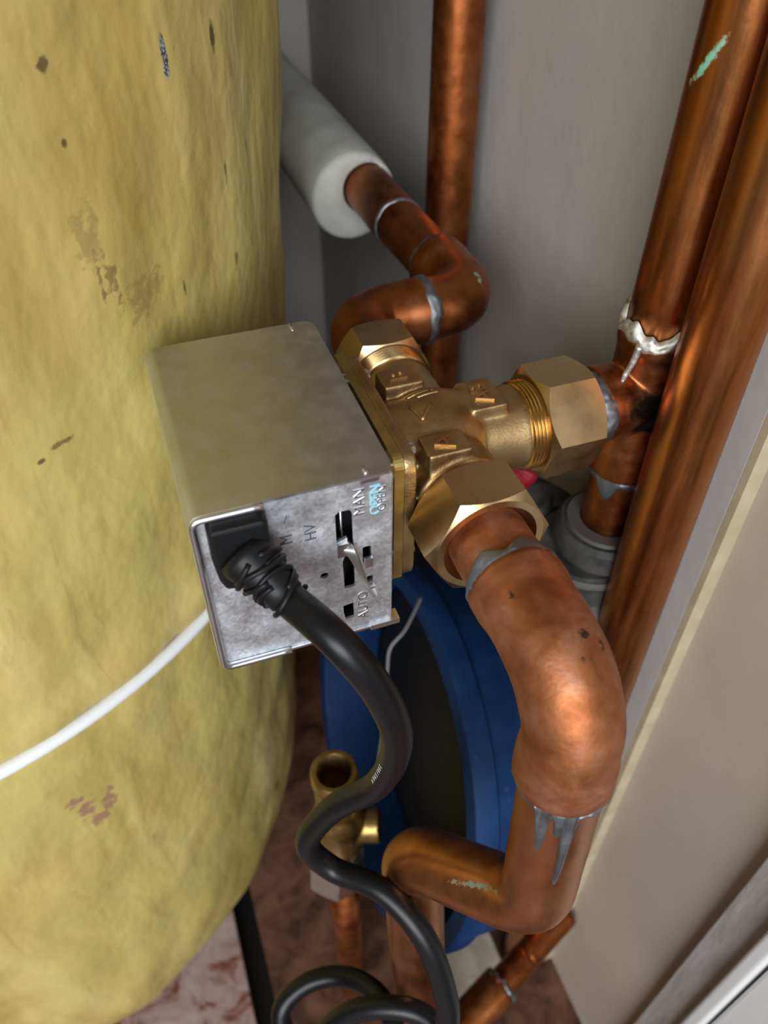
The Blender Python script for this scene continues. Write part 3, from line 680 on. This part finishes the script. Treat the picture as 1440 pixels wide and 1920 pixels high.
# front plate with its punched slots (local: x, z)
T4 = frame4((0,y0+0.0010,0),(1,0,0),(0,0,1))
slot = [(-0.0513,0.0216),(-0.0500,0.0228),(-0.0466,0.0226),(-0.0456,0.0212),(-0.0455,-0.0138),(-0.0464,-0.0144),(-0.0493,-0.0142),(-0.0496,-0.0007),(-0.0476,0.0053),(-0.0477,0.0105),(-0.0513,0.0092)]
sq = [(-0.0502,-0.0235),(-0.0463,-0.0229),(-0.0462,-0.0310),(-0.0494,-0.0313),(-0.0501,-0.0276)]
hole = [(-0.0561+0.0015*math.cos(t*math.pi/8), -0.0050+0.0013*math.sin(t*math.pi/8)) for t in range(16)]
sm1 = rrect(-0.0425,-0.0040,-0.0395,0.0040,0.0008,3); sm2 = rrect(-0.0412,-0.0142,-0.0390,-0.0110,0.0006,3)
me = plate(rrect(x0+0.0011,z0+0.0011,x1-0.0010,z1-0.0011,0.0020), [slot, sq, hole, sm1, sm2], 0.0010, T4)
fpl = objm('front_plate', me, MC['zinc'], act, False, 'spangled galvanised end plate with punched slots')
me = plate(rrect(x0+0.0011,z0+0.0011,x1-0.0010,z1-0.0011,0.0020), [], 0.0010, frame4((0,y1-0.0010,0),(1,0,0),(0,0,1)))
objm('back_plate', me, MC['zinc'], act, False)
bevel(obj('base_plate', *box((x1-0.0030,y0+0.0006,z0+0.0012), (x1,y1-0.0006,z1-0.0018)), MC['zinc'], act, False), 0.0014, 4)
obj('spacer', *lathe([(0.0,x1-0.001),(0.009,x1-0.001),(0.009,-0.0250),(0,-0.0250)], (0,0,0), (1,0,0), 32), MC['steel'], act)
for yy in (-0.026, 0.030):
    bevel(obj('spring_clip', *box((x1-0.0005,yy-0.004,0.0150), (-0.0268,yy+0.004,0.0225)), MC['steel'], act, False), 0.0008, 2)
obj('motor', *box((x0+0.006,y0+0.0115,z0+0.006), (x1-0.008,y1-0.008,z1-0.006)), MC['blackplastic'], act, False)
obj('lever_arm', *tube([(-0.0478,y0+0.007,0.024),(-0.0478,y0+0.007,-0.017)], 0.0007, 10), MC['steel'], act)
# manual lever: a twisted strip through the slot
lp = catmull([(-0.0492,y0+0.003,0.0085),(-0.0482,y0-0.0015,0.0078),(-0.0467,y0-0.0040,0.0045),(-0.0452,y0-0.0062,-0.0010),(-0.0438,y0-0.0075,-0.0065),(-0.0422,y0-0.0072,-0.0108),(-0.0402,y0-0.0062,-0.0118)], 6)
vs, fs = [], []
for i, q_ in enumerate(lp):
    s = i/(len(lp)-1); tw = math.radians(20+75*s)
    d_ = V((math.cos(tw), -math.sin(tw)*0.8, 0.15)).normalized(); nrm = d_.cross(V((0.3,0,-1))).normalized(); hw = 0.0016+0.0004*math.sin(s*9)
    for sx, sn in ((-1,-1),(1,-1),(1,1),(-1,1)): vs.append(q_ + d_*hw*sx + nrm*0.00035*sn)
for i in range(len(lp)-1):
    for j in range(4): fs.append((i*4+j, i*4+(j+1)%4, i*4+4+(j+1)%4, i*4+4+j))
fs += [(3,2,1,0), tuple((len(lp)-1)*4+j for j in range(4))]
obj('manual_lever', vs, fs, MC['steel'], fpl, False, 'bright twisted steel lever')
v, f = merge([box((-0.0517,y0-0.0016,0.0040),(-0.0480,y0-0.0008,0.0090)), box((-0.0424,y0-0.0018,-0.0040),(-0.0396,y0-0.0004,0.0002)), box((-0.0411,y0-0.0024,-0.0160),(-0.0391,y0-0.0006,-0.0138))])
obj('punched_tab', v, f, MC['zinc_lip'], fpl, False)
# stamped and printed lettering on the end plate, reading upwards
def stamp(txt, x, z, size, mat, dep=0.0001, up=True, name='stamped_letters'):
    X, Y = ((0,0,1), (-1,0,0)) if up else ((1,0,0), (0,0,1))
    return objm(name, text_mesh(txt, size, dep, frame4((x,y0+0.0004,z), X, Y)), mat, fpl, False)
stamp('MAN', -0.0431, 0.0251, 0.0052, MC['zinc_lip'], 0.0002); stamp('OPEN', -0.0379, 0.0245, 0.0050, MC['cyan'], 0.00015); stamp('AUTO', -0.0428, -0.0255, 0.0052, MC['zinc_lip'], 0.0002)
stamp('OPEN', -0.0357, 0.0244, 0.0042, MC['zinc_lip'], 0.0002)
stamp('M', -0.0673, 0.0164, 0.0058, MC['engrave']); stamp('HV', -0.0595, 0.0171, 0.0056, MC['engrave']); stamp('/', -0.0671, 0.0249, 0.0048, MC['engrave'], up=False)

# ------------------------------------------------------------------ flex of the actuator
cab = empty('power_cable', (-0.079,y0,0.016), 'thick black power cable with ribbed strain relief plugged into the steel box', 'cable')
fv = [(-0.0912,0.0318),(-0.0905,0.0332),(-0.0742,0.0332),(-0.0730,0.0318),(-0.0728,0.0220),(-0.0745,0.0150),(-0.0830,0.0070),(-0.0850,0.0060),(-0.0890,0.0068),(-0.0905,0.0110),(-0.0913,0.0182)]
n = len(fv); vs = [V((x,y0+0.0005,z)) for x,z in fv]+[V((-0.082+(x+0.082)*0.96,y0-0.0060,0.0195+(z-0.0195)*0.96)) for x,z in fv]
o = obj('gland_block', vs, [tuple(range(n-1,-1,-1)), tuple(range(n,2*n))]+[(i,(i+1)%n,n+(i+1)%n,n+i) for i in range(n)], MC['rubber'], cab, False); bevel(o, 0.0012, 3, 40)
C0 = V((-0.0818,y0-0.003,0.0195)); C1 = V((-0.0722,-0.0640,0.0098))
cord = [C0, C0.lerp(C1,0.5)+V((0,-0.001,0.001)), C1, at(640,1210,0.236), at(718,1310,0.250), at(744,1395,0.278), at(708,1470,0.308), at(622,1518,0.332), at(577,1580,0.352), at(622,1628,0.362), at(720,1672,0.354), at(796,1760,0.352), at(834,1860,0.362), at(838,1925,0.372)]
cord += [at(815,2005,0.40), at(700,2050,0.42), at(575,1995,0.44), at(527,1905,0.450), at(568,1848,0.452), at(638,1830,0.45), at(702,1858,0.438), at(738,1922,0.422), at(728,2000,0.420), at(655,2015,0.418), at(605,1955,0.408), at(650,1903,0.399), at(715,1888,0.392), at(785,1900,0.390), at(838,1950,0.396), at(850,2040,0.42), V((-0.05,-0.20,-0.45)), V((-0.06,-0.22,ZF+0.02)), V((-0.10,-0.24,ZF+0.0056)), V((-0.25,-0.26,ZF+0.0056))]
cpath = catmull(cord, 12)
cordo = obj('cord', *tube(cpath, 0.00555, 28), MC['pvc'], cab)
# ribbed strain relief
SA = (C1-C0).normalized(); SL = (C1-C0).length
cone = [(0.0088,0.0),(0.0090,0.003),(0.0082,0.006),(0.0070,SL*0.55),(0.0064,SL*0.8),(0.0060,SL),(0.0050,SL+0.0004)]
sr = obj('strain_relief', *lathe(cone, C0, SA, 48), MC['rubber'], cab)
a_, u_, b_ = basis(SA, (0,0,1))
for i, (h, r) in enumerate(((0.0050,0.0092),(0.0078,0.0087),(0.0106,0.0081),(0.0134,0.0077),(0.0162,0.0073),(0.0188,0.0070))):
    for half in range(2):
        th0 = math.radians(35 + 90*(i % 2) + 180*half); pts = []
        for k in range(15):
            t = th0 + math.radians(155)*k/14; pts.append(C0 + a_*(h + 0.0022*math.sin(k/14*math.pi*1.0+i)) + (u_*math.cos(t)+b_*math.sin(t))*(r-0.0005))
        obj('rib', *tube(pts, 0.0009, 10), MC['rubber'], sr)
# printing on the flex
iv = min(range(len(cpath)), key=lambda i: (cpath[i]-at(744,1418,0.288)).length)
fr = frames(cpath); acc = 0.0; txt = '300/500V'; L = 0.0; want = 0.0; ci = 0; i = iv; mesh_parts = []
pos = [0.0]; 
for j in range(iv, iv+40): pos.append(pos[-1]+(cpath[j+1]-cpath[j]).length)
for ci, ch in enumerate(txt):
    s = ci*0.0023
    j = next(k for k in range(len(pos)-1) if pos[k+1] >= s); tt = (s-pos[j])/(pos[j+1]-pos[j])
    c = cpath[iv+j].lerp(cpath[iv+j+1], tt); T = (cpath[iv+j+1]-cpath[iv+j]).normalized()
    view = (CAM - c).normalized() - rt*0.45 - dn*0.0; nrm = (view - T*view.dot(T)).normalized(); up = nrm.cross(T)
    mesh_parts.append(text_mesh(ch, 0.0024, 0.00003, frame4(c + nrm*0.0058, T, up)))
vv, ff = merge([([v.co.copy() for v in me.vertices], [tuple(p.vertices) for p in me.polygons]) for me in mesh_parts])
obj('printed_rating', vv, ff, MC['print'], cordo, False, 'small white printed voltage rating')

# thin grey wires hanging behind the flex
o = obj('grey_wire', *tube(catmull([at(790,1120,0.42), at(760,1180,0.41), at(732,1215,0.41), at(726,1260,0.42), at(716,1380,0.44), at(700,1480,0.47)], 8), 0.0011, 10), MC['greycable'])
tag(o, 'thin grey wire hanging behind the black power cable', 'wire')
